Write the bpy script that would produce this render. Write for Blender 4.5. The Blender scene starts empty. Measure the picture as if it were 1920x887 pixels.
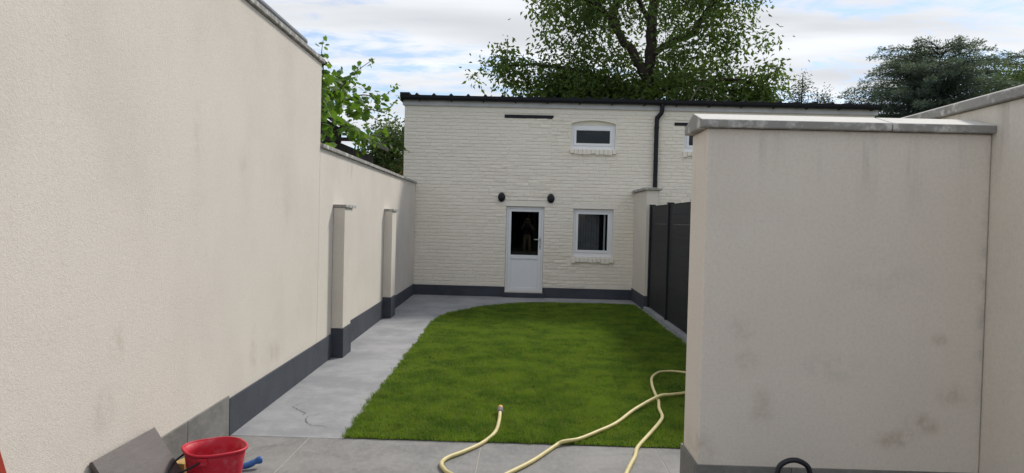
import bpy, math, random
import numpy as np
from mathutils import Vector, Matrix
random.seed(7); rng = np.random.default_rng(7)
scn = bpy.context.scene
COL = scn.collection
R = math.radians

# ------------------------------------------------------------------ camera
F_PX = 1400.0; CAM_H = 1.6; ROLL = 0.025
yaw = math.atan(28 / F_PX); pitch = -math.atan(31 / F_PX)
fwd = Vector((-math.sin(yaw) * math.cos(pitch), math.cos(yaw) * math.cos(pitch), math.sin(pitch)))
rt = fwd.cross(Vector((0, 0, 1))).normalized(); up = rt.cross(fwd)
cr = rt * math.cos(ROLL) + up * math.sin(ROLL); cu = -rt * math.sin(ROLL) + up * math.cos(ROLL)
cam = bpy.data.objects.new('camera', bpy.data.cameras.new('camera')); COL.objects.link(cam)
cam.data.sensor_width = 36; cam.data.lens = F_PX / 1920 * 36; cam.data.clip_start = 0.05; cam.data.clip_end = 2000
M4 = Matrix((cr, cu, -fwd)).transposed().to_4x4(); M4.translation = (0, 0, CAM_H)
cam.matrix_world = M4
scn.camera = cam

# ------------------------------------------------------------------ sky, sun, exposure
SUN = Vector((0.60, 0.92, 1.0)).normalized()
sun_el = math.asin(SUN.z); sun_az = math.atan2(SUN.x, SUN.y)
world = bpy.data.worlds.new('World'); scn.world = world; world.use_nodes = True
wt = world.node_tree; wt.nodes.clear()
def wn(t, **k):
    n = wt.nodes.new(t)
    for a, b in k.items(): setattr(n, a, b)
    return n
def wmath(op, a, b=None, c=None):
    n = wn('ShaderNodeMath', operation=op)
    for i, v in enumerate((a, b, c)):
        if v is None: continue
        if isinstance(v, (int, float)): n.inputs[i].default_value = v
        else: wt.links.new(v, n.inputs[i])
    return n.outputs[0]
sky = wn('ShaderNodeTexSky', sky_type='NISHITA', sun_disc=False, sun_elevation=sun_el, sun_rotation=sun_az)
sky.air_density = 1.0; sky.dust_density = 0.4; sky.ozone_density = 3.0
tc = wn('ShaderNodeTexCoord')
sp = wn('ShaderNodeSeparateXYZ'); wt.links.new(tc.outputs['Generated'], sp.inputs[0])
zz = wmath('MAXIMUM', wmath('ADD', sp.outputs[2], 0.10), 0.06)     # cloud sheet seen in perspective
u_ = wmath('DIVIDE', sp.outputs[0], zz); v_ = wmath('DIVIDE', sp.outputs[1], zz)
cb = wn('ShaderNodeCombineXYZ'); wt.links.new(u_, cb.inputs[0]); wt.links.new(v_, cb.inputs[1])
def cloud(rot, scl, nscale, detail, rough, dist):
    mp = wn('ShaderNodeMapping'); mp.inputs['Rotation'].default_value = (0, 0, R(rot)); mp.inputs['Scale'].default_value = scl
    wt.links.new(cb.outputs[0], mp.inputs[0])
    n = wn('ShaderNodeTexNoise'); n.inputs['Scale'].default_value = nscale; n.inputs['Detail'].default_value = detail
    n.inputs['Roughness'].default_value = rough; n.inputs['Distortion'].default_value = dist
    wt.links.new(mp.outputs[0], n.inputs['Vector']); return n.outputs['Fac']
band = cloud(28, (0.35, 1.5, 1), 0.9, 6, 0.55, 0.6)
flee = cloud(40, (0.8, 1.3, 1), 5.0, 7, 0.62, 0.5)
soft = cloud(10, (0.4, 0.9, 1), 1.6, 4, 0.5, 0.3)
mixv = wmath('ADD', wmath('MULTIPLY', band, 0.52), wmath('ADD', wmath('MULTIPLY', flee, 0.34), wmath('MULTIPLY', soft, 0.14)))
mr = wn('ShaderNodeMapRange', interpolation_type='SMOOTHSTEP'); wt.links.new(mixv, mr.inputs[0])
mr.inputs[1].default_value = 0.42; mr.inputs[2].default_value = 0.53; mr.inputs[3].default_value = 0.30; mr.inputs[4].default_value = 0.97
# cloud brightness rises towards the veiled sun
dt = wn('ShaderNodeVectorMath', operation='DOT_PRODUCT'); wt.links.new(tc.outputs['Generated'], dt.inputs[0]); dt.inputs[1].default_value = SUN
br = wn('ShaderNodeMapRange'); wt.links.new(dt.outputs['Value'], br.inputs[0])
br.inputs[1].default_value = -1.0; br.inputs[2].default_value = 1.0; br.inputs[3].default_value = 6.2; br.inputs[4].default_value = 6.6
thick = wmath('MULTIPLY_ADD', soft, -1.3, 1.62)
cl = wn('ShaderNodeVectorMath', operation='SCALE'); cl.inputs[0].default_value = (0.945, 0.968, 1.0)
wt.links.new(wmath('MULTIPLY', br.outputs[0], thick), cl.inputs['Scale'])
mx = wn('ShaderNodeMix', data_type='RGBA'); wt.links.new(mr.outputs[0], mx.inputs['Factor'])
tint = wn('ShaderNodeVectorMath', operation='MULTIPLY'); wt.links.new(sky.outputs[0], tint.inputs[0]); tint.inputs[1].default_value = (.80, .91, 1.03)   # deeper blue between the clouds
wt.links.new(tint.outputs[0], mx.inputs[6]); wt.links.new(cl.outputs[0], mx.inputs[7])
bg = wn('ShaderNodeBackground'); bg.inputs[1].default_value = 0.06; wt.links.new(mx.outputs[2], bg.inputs[0])
wo = wn('ShaderNodeOutputWorld'); wt.links.new(bg.outputs[0], wo.inputs[0])

sl = bpy.data.lights.new('sun', 'SUN'); sl.energy = 1.3; sl.angle = R(10); sl.color = (1.0, 0.95, 0.87)
so = bpy.data.objects.new('sun', sl); COL.objects.link(so); so.location = (10, 15, 20)
so.rotation_euler = (-SUN).to_track_quat('-Z', 'Y').to_euler()
vs = scn.view_settings; vs.view_transform = 'Standard'; vs.look = 'None'; vs.gamma = 1.0; vs.use_curve_mapping = False
vs.exposure = 1.26
scn.cycles.max_bounces = 8; scn.cycles.diffuse_bounces = 4; scn.cycles.transparent_max_bounces = 12
scn.cycles.use_denoising = True

# ------------------------------------------------------------------ helpers
class MB:
    def __init__(s): s.v = []; s.f = []
    def box(s, x0, x1, y0, y1, z0, z1):
        b = len(s.v)
        s.v += [(x0,y0,z0),(x1,y0,z0),(x1,y1,z0),(x0,y1,z0),(x0,y0,z1),(x1,y0,z1),(x1,y1,z1),(x0,y1,z1)]
        s.f += [tuple(b+i for i in q) for q in ((0,3,2,1),(4,5,6,7),(0,1,5,4),(1,2,6,5),(2,3,7,6),(3,0,4,7))]; return s
    def poly(s, pts): b = len(s.v); s.v += [tuple(p) for p in pts]; s.f.append(tuple(range(b, b+len(pts)))); return s
    def prism(s, prof, p0, p1, ax):
        """profile (a,b) extruded along axis ax from p0 to p1"""
        def P(a, b, t): return {'x': (t,a,b), 'y': (a,t,b), 'z': (a,b,t)}[ax]
        b = len(s.v); n = len(prof)
        s.v += [P(a,c,p0) for a,c in prof] + [P(a,c,p1) for a,c in prof]
        for i in range(n): j = (i+1) % n; s.f.append((b+i, b+j, b+n+j, b+n+i))
        s.f.append(tuple(range(b+n-1, b-1, -1))); s.f.append(tuple(range(b+n, b+2*n))); return s
    def tube(s, pts, rad, sides=8, cap=True):
        pts = [Vector(p) for p in pts]; n = len(pts)
        if not hasattr(rad, '__len__'): rad = [rad]*n
        t0 = (pts[1]-pts[0]).normalized(); ref = Vector((0,0,1)) if abs(t0.z) < .9 else Vector((1,0,0))
        nrm = t0.cross(ref).normalized(); b = len(s.v)
        for i, p in enumerate(pts):
            t = (pts[min(i+1,n-1)]-pts[max(i-1,0)]).normalized()
            nrm = (nrm - t*nrm.dot(t)).normalized(); bn = t.cross(nrm)
            for k in range(sides):
                a = 2*math.pi*k/sides
                s.v.append(tuple(p + (nrm*math.cos(a)+bn*math.sin(a))*rad[i]))
        for i in range(n-1):
            for k in range(sides):
                k2 = (k+1) % sides
                s.f.append((b+i*sides+k, b+i*sides+k2, b+(i+1)*sides+k2, b+(i+1)*sides+k))
        if cap:
            s.f.append(tuple(b+k for k in range(sides-1,-1,-1))); s.f.append(tuple(b+(n-1)*sides+k for k in range(sides)))
        return s
    def lathe(s, prof, c, axis='z', sides=24, sx=1, sy=1):
        b = len(s.v)
        for r, h in prof:
            for k in range(sides):
                a = 2*math.pi*k/sides; x, y = r*math.cos(a)*sx, r*math.sin(a)*sy
                s.v.append((c[0]+x, c[1]+y, c[2]+h) if axis == 'z' else (c[0]+x, c[1]-h, c[2]+y))
        for i in range(len(prof)-1):
            for k in range(sides):
                k2 = (k+1) % sides; s.f.append((b+i*sides+k, b+i*sides+k2, b+(i+1)*sides+k2, b+(i+1)*sides+k))
        return s
    def apply(s, fn): s.v = [fn(*p) for p in s.v]; return s
    def mesh(s, name, mat, off=(0,0,0), smooth=False, fixn=True):
        me = bpy.data.meshes.new(name)
        me.from_pydata([(a-off[0], b-off[1], c-off[2]) for a,b,c in s.v], [], s.f)
        if mat: me.materials.append(mat)
        if fixn:
            import bmesh
            bm = bmesh.new(); bm.from_mesh(me); bmesh.ops.recalc_face_normals(bm, faces=bm.faces); bm.to_mesh(me); bm.free()
        if smooth: me.shade_smooth()
        me.update(); return me
    def build(s, name, mat, parent=None, smooth=False, bevel=0, fixn=True):
        off = wloc(parent)
        o = bpy.data.objects.new(name, s.mesh(name, mat, off, smooth, fixn)); COL.objects.link(o)
        if parent: o.parent = parent
        if bevel:
            m = o.modifiers.new('bevel', 'BEVEL'); m.width = bevel; m.segments = 2; m.limit_method = 'ANGLE'
        return o
def wloc(o):
    p = Vector((0,0,0))
    while o: p += o.location; o = o.parent
    return p
def tag(o, label=None, cat=None, group=None, kind=None):
    if label: o['label'] = label
    if cat: o['category'] = cat
    if group: o['group'] = group
    if kind: o['kind'] = kind
    return o
def paint_sunlit_top(o):  # recolours upward faces paler, painting in the sun that catches the coping slope
    o.data.materials.append(MAT['coping_sunlit'])
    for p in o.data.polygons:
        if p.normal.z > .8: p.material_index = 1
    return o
def thing(name, label, cat, loc=(0,0,0), group=None):
    o = bpy.data.objects.new(name, None); COL.objects.link(o); o.location = loc; o.empty_display_size = .2
    return tag(o, label, cat, group)
def npmesh(name, V, Fv, k, mat, parent=None, smooth=False):
    """V (n,3) float, Fv (m,k) int faces, in world coordinates"""
    off = np.array(wloc(parent)); V = V - off
    me = bpy.data.meshes.new(name); m = len(Fv)
    me.vertices.add(len(V)); me.vertices.foreach_set('co', V.astype(np.float32).ravel())
    me.loops.add(m*k); me.loops.foreach_set('vertex_index', Fv.astype(np.int32).ravel())
    me.polygons.add(m); me.polygons.foreach_set('loop_start', np.arange(0, m*k, k, dtype=np.int32))
    me.update(calc_edges=True); me.materials.append(mat)
    if smooth: me.shade_smooth()
    o = bpy.data.objects.new(name, me); COL.objects.link(o)
    if parent: o.parent = parent
    return o
def smooth_curve(pts, n=6):
    P = [Vector(p) for p in pts]; out = []
    for i in range(len(P)-1):
        a, b, c, d = P[max(i-1,0)], P[i], P[i+1], P[min(i+2,len(P)-1)]
        for k in range(n):
            t = k/n
            out.append(.5*((2*b)+(c-a)*t+(2*a-5*b+4*c-d)*t*t+(3*b-a-3*c+d)*t**3))
    out.append(P[-1]); return out

# ------------------------------------------------------------------ materials
class NT:
    def __init__(s, name):
        s.m = bpy.data.materials.new(name); s.m.use_nodes = True; s.t = s.m.node_tree
        s.b = s.t.nodes['Principled BSDF']; s.out = s.t.nodes['Material Output']
        s.pos = s.n('ShaderNodeNewGeometry').outputs['Position']
    def n(s, t, **k):
        n = s.t.nodes.new(t)
        for a, b in k.items(): setattr(n, a, b)
        return n
    def L(s, a, b): s.t.links.new(a, b)
    def put(s, sock, v):
        if isinstance(v, bpy.types.NodeSocket): s.L(v, sock)
        elif isinstance(v, (tuple, list)) and len(v) == 3 and sock.type == 'RGBA': sock.default_value = (*v, 1)
        else: sock.default_value = v
    def math(s, op, a, b=0.0, c=0.0):
        n = s.n('ShaderNodeMath', operation=op); s.put(n.inputs[0], a); s.put(n.inputs[1], b); s.put(n.inputs[2], c); return n.outputs[0]
    def noise(s, scale, detail=4, rough=.55, vec=None, stretch=None, dist=0):
        vec = vec or s.pos
        if stretch:
            mp = s.n('ShaderNodeMapping'); mp.inputs['Scale'].default_value = stretch; s.L(vec, mp.inputs[0]); vec = mp.outputs[0]
        n = s.n('ShaderNodeTexNoise'); n.inputs['Scale'].default_value = scale; n.inputs['Detail'].default_value = detail
        n.inputs['Roughness'].default_value = rough; n.inputs['Distortion'].default_value = dist; s.L(vec, n.inputs['Vector']); return n.outputs['Fac']
    def rng(s, v, a, b, c=0., d=1.):
        n = s.n('ShaderNodeMapRange', interpolation_type='SMOOTHSTEP'); s.put(n.inputs[0], v)
        for i, q in enumerate((a, b, c, d)): n.inputs[i+1].default_value = q
        return n.outputs[0]
    def mix(s, f, a, b, mode='MIX'):
        n = s.n('ShaderNodeMix', data_type='RGBA', blend_type=mode); s.put(n.inputs['Factor'], f); s.put(n.inputs[6], a); s.put(n.inputs[7], b); return n.outputs[2]
    def bump(s, h, dist, strength=1.0, nrm=None):
        n = s.n('ShaderNodeBump'); n.inputs['Distance'].default_value = dist; n.inputs['Strength'].default_value = strength
        s.L(h, n.inputs['Height'])
        if nrm: s.L(nrm, n.inputs['Normal'])
        s.L(n.outputs[0], s.b.inputs['Normal']); return n.outputs[0]
    def spot(s, c, rad):
        """soft blotch round a point, 1 in the middle; rad per axis"""
        d = s.n('ShaderNodeVectorMath', operation='SUBTRACT'); s.L(s.pos, d.inputs[0]); d.inputs[1].default_value = c
        e = s.n('ShaderNodeVectorMath', operation='DIVIDE'); s.L(d.outputs[0], e.inputs[0]); e.inputs[1].default_value = rad
        l = s.n('ShaderNodeVectorMath', operation='LENGTH'); s.L(e.outputs[0], l.inputs[0])
        return s.rng(l.outputs['Value'], 1.0, 0.0)
    def fin(s, col=None, rough=.8, spec=.3, metal=0):
        if col is not None: s.put(s.b.inputs['Base Color'], col)
        s.put(s.b.inputs['Roughness'], rough); s.b.inputs['Specular IOR Level'].default_value = spec; s.b.inputs['Metallic'].default_value = metal
        return s.m
def plain(name, col, rough=.5, spec=.4, var=.12, scale=8, bump=0, bscale=60, metal=0):
    n = NT(name); f = n.noise(scale, 5)
    c2 = tuple(max(0, x*(1-var*2)) for x in col)
    c = n.mix(n.rng(f, .3, .75), col, c2)
    if bump: n.bump(n.noise(bscale, 3), bump)
    return n.fin(c, rough, spec, metal)
def render_mat(name, base, dark, spots=(), streak=.09, top=None, grain=1.0):
    n = NT(name)
    g1 = n.noise(1.1, 5, .6); g2 = n.noise(2.0, 4, .6, stretch=(1.6, 1.6, .28)); g3 = n.noise(55, 3, .65)
    c = n.mix(n.rng(g1, .35, .75, 0, .8), base, dark)
    c = n.mix(n.rng(g2, .48, .8, 0, streak), c, tuple(x*.80 for x in dark))
    c = n.mix(n.rng(g3, .35, .8, 0, .35), c, tuple(x*.72 for x in base))
    if top:
        sz_ = n.n('ShaderNodeSeparateXYZ'); n.L(n.pos, sz_.inputs[0])
        f = n.math('MULTIPLY', n.rng(sz_.outputs[2], top-.55, top), n.rng(n.noise(7, 4, .6, stretch=(1, 1, .10)), .5, .72, 0, .45))
        c = n.mix(f, c, (.30, .28, .24))
    wob = n.noise(9, 4, .7)
    for (cx, cy, cz), rad, col, amt in spots:
        f = n.math('MULTIPLY', n.spot((cx, cy, cz), rad), n.rng(wob, .36, .66, .05*amt, amt*.85))
        c = n.mix(f, c, col)
    h = n.math('ADD', n.math('MULTIPLY', n.noise(150, 3, .7), .9), n.math('MULTIPLY', n.noise(60, 2, .5), .4))
    n.bump(h, .004*grain, .65)
    return n.fin(c, .95, .15)
BR = (.30, .22, .13); DK = (.26, .24, .21)
MAT = {}
MAT['render_left'] = render_mat('cream_render', (.735, .675, .60), (.645, .588, .52), [
    ((-2.1, 3.75, .93), (.5, .12, .16), BR, .35), ((-2.1, 3.64, .6), (.5, .14, .17), DK, .40), ((-2.1, 5.79, .5), (.5, .12, .3), BR, .32),
    ((-2.1, 4.69, 2.1), (.5, .10, .3), DK, .22), ((-2.1, 5.5, 1.99), (.5, .12, .16), DK, .25), ((-2.15, 6.6, 1.7), (.5, .2, .5), DK, .18),
    ((-2.15, 9.25, 2.16), (.5, .10, .22), (.22,.21,.20), .6), ((-2.15, 9.05, 2.2), (.5, .06, .13), (.22,.21,.20), .5),
    ((-2.1, 6.3, .42), (.5, .35, .16), BR, .3)])
Y0 = 4.0
MAT['render_cross'] = render_mat('beige_render', (.79, .72, .63), (.73, .66, .575), [
    ((1.19, Y0, .87), (.09, .5, .10), BR, .42), ((1.28, Y0, .62), (.10, .5, .17), BR, .40), ((2.21, Y0, 1.02), (.07, .5, .05), BR, .65),
    ((2.28, Y0, .72), (.12, .5, .10), BR, .40), ((2.15, Y0, .57), (.16, .5, .09), BR, .55), ((1.99, Y0, .48), (.18, .5, .08), BR, .62),
    ((.98, Y0, .40), (.12, .5, .12), BR, .45), ((1.64, Y0, .85), (.25, .5, .12), DK, .25), ((1.16, Y0, 1.05), (.12, .5, .10), (.42,.28,.24), .4),
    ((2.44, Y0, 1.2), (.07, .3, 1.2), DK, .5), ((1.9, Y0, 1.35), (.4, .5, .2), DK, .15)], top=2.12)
MAT['render_right'] = render_mat('pale_render', (.76, .70, .61), (.70, .64, .56), top=2.28)
MAT['anthracite'] = (lambda n: (n.bump(n.noise(130, 3, .6), .002), n.fin(n.mix(n.rng(n.noise(26, 6, .75), .55, .8, 0, .5), n.mix(n.rng(n.noise(3, 5, .6), .35, .7), (.066, .073, .090), (.050, .056, .071)), (.16, .155, .15)), .8, .25))[1])(NT('anthracite_paint'))
MAT['coping'] = (lambda n: (n.bump(n.noise(70, 4, .6), .003), n.fin(n.mix(n.rng(n.noise(9, 7, .72), .47, .64), (.30, .29, .27), (.60, .585, .555)), .9, .2))[1])(NT('weathered_concrete'))
MAT['coping_sunlit'] = (lambda n: (n.bump(n.noise(70, 4, .6), .003), n.fin(n.mix(n.rng(n.noise(9, 6, .65), .55, .8), (.66, .64, .59), (.48, .465, .44)), .9, .2))[1])(NT('sunlit_concrete'))  # lighter copy of the coping concrete, sunlight put into its colour
def paint_mat():
    n = NT('cream_masonry_paint')
    g = n.noise(1.3, 5, .6); g2 = n.noise(14, 4, .6)
    c = n.mix(n.rng(g, .35, .75), (.88, .825, .725), (.86, .805, .705))
    c = n.mix(n.rng(g2, .5, .85, 0, .35), c, (.74, .68, .58))
    n.bump(n.math('ADD', n.noise(34, 4, .6), n.math('MULTIPLY', n.noise(120, 2), .3)), .0035, .9)
    return n.fin(c, .85, .25)
MAT['paint'] = paint_mat()
MAT['upvc'] = plain('white_plastic', (.85, .86, .88), .35, .5, .02, 3)
MAT['black'] = plain('black_metal', (.010, .0115, .017), .5, .3, .15, 4)
MAT['fascia'] = plain('white_fascia', (.62, .62, .63), .6, .3, .08, 5)
MAT['zinc'] = plain('dark_zinc', (.10, .11, .125), .4, .5, .2, 5, metal=.3)
MAT['steel'] = plain('brushed_steel', (.55, .55, .56), .3, .5, .05, 5, metal=1)
MAT['fence'] = (lambda n: (n.bump(n.noise(40, 4, .6, stretch=(1, .05, 1)), .002), n.fin(n.mix(n.rng(n.noise(6, 4, .6, stretch=(1,.1,3)), .3, .7), (.014, .015, .018), (.019, .020, .024)), .6, .3))[1])(NT('charcoal_composite'))
def glass_mat():
    n = NT('window_glass'); n.t.nodes.remove(n.b)
    fr = n.n('ShaderNodeFresnel'); fr.inputs[0].default_value = 1.52
    gl = n.n('ShaderNodeBsdfGlossy'); gl.inputs['Roughness'].default_value = .01
    tr = n.n('ShaderNodeBsdfTransparent'); tr.inputs[0].default_value = (.82, .85, .86, 1)
    mx = n.n('ShaderNodeMixShader'); n.L(n.math('MULTIPLY_ADD', fr.outputs[0], .5, .0), mx.inputs[0]); n.L(tr.outputs[0], mx.inputs[1]); n.L(gl.outputs[0], mx.inputs[2]); n.L(mx.outputs[0], n.out.inputs[0])
    return n.m
MAT['glass'] = glass_mat()
MAT['dark_room'] = plain('dark_interior', (.03, .03, .033), .9, .1)
def concrete_mat():
    n = NT('brushed_concrete')
    a = n.noise(1.6, 6, .65); b = n.noise(7, 5, .7, stretch=(1, .6, 1)); d = n.noise(90, 3, .6)
    c = n.mix(n.rng(a, .36, .62), (.33, .334, .342), (.245, .25, .262))
    c = n.mix(n.rng(b, .45, .8, 0, .35), c, (.44, .435, .42))
    c = n.mix(n.rng(d, .45, .8, 0, .4), c, (.20, .20, .205))
    n.bump(n.math('ADD', n.math('MULTIPLY', d, .4), n.math('MULTIPLY', b, .8)), .004, .8)
    return n.fin(c, .8, .25)
MAT['path'] = concrete_mat()
def tile_mat(name, c1, c2, c3):
    n = NT(name); oi = n.n('ShaderNodeObjectInfo').outputs['Random']
    a = n.noise(3.0, 6, .68, dist=.6); b = n.noise(30, 5, .7, stretch=(1, .45, 1)); d = n.noise(140, 2, .6)
    c = n.mix(n.rng(a, .33, .68), c1, c2)
    c = n.mix(n.rng(b, .42, .75, 0, .6), c, c3)
    c = n.mix(n.math('MULTIPLY', oi, .22), c, c2)
    n.bump(n.math('ADD', b, n.math('MULTIPLY', d, .4)), .003, .7)
    return n.fin(c, .6, .35)
MAT['tile'] = tile_mat('grey_stone_tile', (.25, .244, .234), (.165, .161, .156), (.30, .294, .282))
MAT['tile_dark'] = tile_mat('dark_grey_stone_tile', (.22, .215, .20), (.15, .148, .14), (.27, .265, .25))
MAT['slab'] = tile_mat('taupe_ceramic', (.145, .127, .122), (.12, .106, .102), (.165, .146, .14))
MAT['grout'] = plain('pale_grout', (.46, .42, .37), .9, .2)
MAT['soil'] = (lambda n: n.fin(n.mix(n.rng(n.noise(2, 5), .3, .7), (.030, .058, .012), (.045, .055, .018)), 1, .1))(NT('lawn_soil'))
MAT['earth'] = (lambda n: n.fin(n.mix(n.rng(n.noise(.3, 6), .35, .65), (.07, .09, .035), (.12, .10, .065)), 1, .1))(NT('rough_ground'))
def leaf_mat(name, c1, c2, c3, trans=.35, scale=.9, rough=.55, spec=.3, fine=0):
    n = NT(name)
    g = n.n('ShaderNodeNewGeometry')
    f = n.noise(scale, 3, .6); ri = g.outputs['Random Per Island']
    c = n.mix(n.rng(f, .38, .64), c1, c2)
    if fine: c = n.mix(n.rng(n.noise(fine, 4, .7), .46, .66, 0, .75), c, tuple(.5*(p+q) for p, q in zip(c3, (.16, .17, .05)))); c = n.mix(n.rng(n.noise(fine*.55, 3, .6, dist=1), .50, .7, 0, .7), c, tuple(.6*q for q in c2))
    c = n.mix(n.rng(ri, .35, 1., 0, .6), c, c3)
    n.fin(c, rough, spec)
    tr = n.n('ShaderNodeBsdfTranslucent'); n.L(n.mix(1.0, c, (1.25, 1.25, .7), 'MULTIPLY'), tr.inputs[0])
    mx = n.n('ShaderNodeMixShader'); mx.inputs[0].default_value = trans
    n.L(n.b.outputs[0], mx.inputs[1]); n.L(tr.outputs[0], mx.inputs[2]); n.L(mx.outputs[0], n.out.inputs[0]); return n.m
MAT['grass'] = leaf_mat('grass_blades', (.185, .290, .034), (.070, .160, .022), (.24, .33, .05), .40, 2.4, .6, .2, 11)
MAT['walnut'] = leaf_mat('walnut_leaves', (.095, .150, .042), (.075, .122, .038), (.13, .19, .05), .55)
MAT['vine'] = leaf_mat('vine_leaves', (.085, .175, .025), (.060, .135, .020), (.20, .29, .045), .5)
MAT['cedar'] = leaf_mat('cedar_needles', (.115, .155, .130), (.09, .128, .115), (.14, .18, .14), .4, .5)
MAT['pale_tree'] = leaf_mat('pale_leaves', (.085, .105, .055), (.060, .080, .045), (.12, .14, .070), .3)
MAT['bush'] = leaf_mat('dark_leaves', (.085, .130, .045), (.06, .10, .038), (.115, .165, .05), .45)
MAT['bark'] = plain('grey_bark', (.075, .062, .052), .95, .1, .25, 6, .03, 14)
MAT['bark_pale'] = plain('pale_twig', (.19, .16, .13), .9, .1, .2, 6)
MAT['hose'] = plain('yellow_hose_plastic', (.66, .57, .27), .5, .4, .08, 14)

# ------------------------------------------------------------------ ground, path, lawn, terrace
g = MB().poly([(-400,-400,-.07),(400,-400,-.07),(400,400,-.07),(-400,400,-.07)]).build('ground', MAT['earth'])
tag(g, 'rough ground stretching away beyond the garden walls', 'ground', kind='structure')
TE = 5.30                                                        # terrace edge
path = MB().box(-2.42, 2.45, TE+.004, 15.55, -.06, 0).build('path', MAT['path'])
tag(path, 'brushed grey concrete path beside the left wall and along the outbuilding', 'path', kind='structure')
def ribbon(pts, w, z):
    m = MB(); P = smooth_curve([(a, b, z) for a, b in pts], 5)
    L_ = [];
    for i, p in enumerate(P):
        t = (P[min(i+1,len(P)-1)]-P[max(i-1,0)]).normalized(); nn = Vector((-t.y, t.x, 0))
        ww = w*(.35+.65*math.sin(math.pi*(i+.5)/len(P)))*random.uniform(.6,1.3); j = Vector((random.gauss(0,.008), random.gauss(0,.008), 0))
        L_.append((p+j+nn*ww, p+j-nn*ww))
    for i in range(len(L_)-1): m.poly([L_[i][0], L_[i+1][0], L_[i+1][1], L_[i][1]])
    return m
cm = plain('crack_dark_grey', (.13, .13, .13), 1, .1)  # dark grey for the thin cracks in the concrete path
for pts in ([(-1.86,6.29),(-1.90,6.15),(-1.85,6.06),(-1.74,5.95),(-1.76,5.9)], [(-1.63,5.96),(-1.70,5.84),(-1.68,5.72),(-1.60,5.62),(-1.52,5.60),(-1.46,5.55)]):
    ribbon(pts, .0028, .004).build('crack', cm, path)
lawn_pts = [(-1.28,TE+.01),(-1.31,6.4),(-1.345,8.),(-1.39,10.05),(-1.42,11.3),(-1.40,11.9),(-1.27,12.5),(-.82,13.5),(-.45,14.0),(-.1,14.32),(.4,14.48),(1.,14.54),(2.12,14.56),(2.16,TE+.01)]
soil = MB().poly([(x, y, .005) for x, y in lawn_pts]).build('lawn_soil', MAT['soil'], None)
tag(soil, 'soil under the lawn', 'soil', kind='structure')
terrace = MB().box(-2.3, 4.7, -7, TE, -.08, -.0015).build('terrace', MAT['grout'])
tag(terrace, 'terrace of large grey stone tiles in front of the lawn', 'terrace', kind='structure')
tm = MB().box(.003, 1.237, .003, .817, -.03, 0).mesh('paving_tile', MAT['tile'])
for i in range(-2, 4):
    for j in range(0, 15):
        o = bpy.data.objects.new('paving_tile', tm); COL.objects.link(o); o.parent = terrace
        o.location = (-.286+1.24*i+(0 if i > -2 else 0), TE-.82*(j+1), random.uniform(-.001,.001))
        o.modifiers.clear()
# grass
def inside(px, py, poly):
    c = np.zeros(len(px), bool); n = len(poly)
    for i in range(n):
        x1, y1 = poly[i]; x2, y2 = poly[(i+1) % n]
        if y1 == y2: continue
        c ^= ((y1 > py) != (y2 > py)) & (px < (x2-x1)*(py-y1)/(y2-y1)+x1)
    return c
gx, gy, gw = [], [], []
for (ya, yb, dens, w) in ((5.3,6.8,21000,.0036),(6.8,8.8,14500,.0046),(8.8,11.3,9500,.006),(11.3,14.6,7000,.008)):
    k = int((yb-ya)*3.65*dens); x = rng.uniform(-1.48,2.17,k); y = rng.uniform(ya,yb,k); q = inside(x+.018*np.sin(y*23+2*np.sin(y*7))+rng.normal(0,.012,k), y+.012*np.sin(x*19+2*np.sin(x*5))+np.abs(rng.normal(0,.008,k)), lawn_pts)
    gx.append(x[q]); gy.append(y[q]); gw.append(np.full(q.sum(), w))
gx = np.concatenate(gx); gy = np.concatenate(gy); gw = np.concatenate(gw); k = len(gx)
patch = .5+.5*np.sin(gx*2.3+1.7*np.sin(gy*1.1))*np.sin(gy*1.9+1.3*np.sin(gx*1.7))
h = rng.uniform(.015,.040,k)*(.6+.75*patch); a = rng.uniform(0,2*np.pi,k); ln = rng.uniform(.15,1.15,k)
la = a+rng.normal(0,.9,k)+np.pi/2
bx, by = np.cos(a)*gw/2, np.sin(a)*gw/2; ox, oy = np.cos(la)*ln*h, np.sin(la)*ln*h
V = np.zeros((k,5,3)); z0 = .004
V[:,0] = np.c_[gx-bx, gy-by, np.full(k,z0)]; V[:,1] = np.c_[gx+bx, gy+by, np.full(k,z0)]
V[:,2] = np.c_[gx+bx*.8+ox*.4, gy+by*.8+oy*.4, z0+h*.65]; V[:,3] = np.c_[gx-bx*.8+ox*.4, gy-by*.8+oy*.4, z0+h*.65]
V[:,4] = np.c_[gx+ox, gy+oy, z0+h]
base = np.arange(k)[:,None]*5
Ft = np.concatenate([base+np.array([[0,1,2]]), base+np.array([[0,2,3]]), base+np.array([[3,2,4]])])
gr = npmesh('lawn_grass', V.reshape(-1,3), Ft, 3, MAT['grass'])
tag(gr, 'short mown green lawn between the path and the dark fence', 'grass', kind='stuff')

# ------------------------------------------------------------------ left walls
def shear(x, y, z): return (x - 2.11 - .0225*(y-5.3), y, z)       # the left wall runs slightly outward
def wbox(*a): return MB().box(*a).apply(shear)
tall = thing('rendered_wall', 'tall cream rendered wall filling the left side, beside the terrace', 'wall', (-2.2, 5, 0))
MB().box(-.28, 0, 1.2, 7.72, -.05, 3.17).apply(shear).build('wall', MAT['render_left'], tall, bevel=.008)
y = 1.2
while y < 7.7:
    y1 = min(y+1.0, 7.75)
    wbox(-.31, .028, y+.003, y1-.003, 3.172, 3.215).build('coping_stone', MAT['coping'], tall, bevel=.006)
    y = y1
MB().tube([shear(-.10, yy, 3.30) for yy in (1.2, 3, 5.5, 7.35)], .05, 12).build('gutter_pipe', MAT['zinc'], tall, smooth=True)
for yy in (1.4, 2.2, 3.4, 4.6, 5.8, 6.9): MB().box(-.14,-.06,yy,yy+.03,3.215,3.26).apply(shear).build('pipe_bracket', MAT['zinc'], tall)
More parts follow.
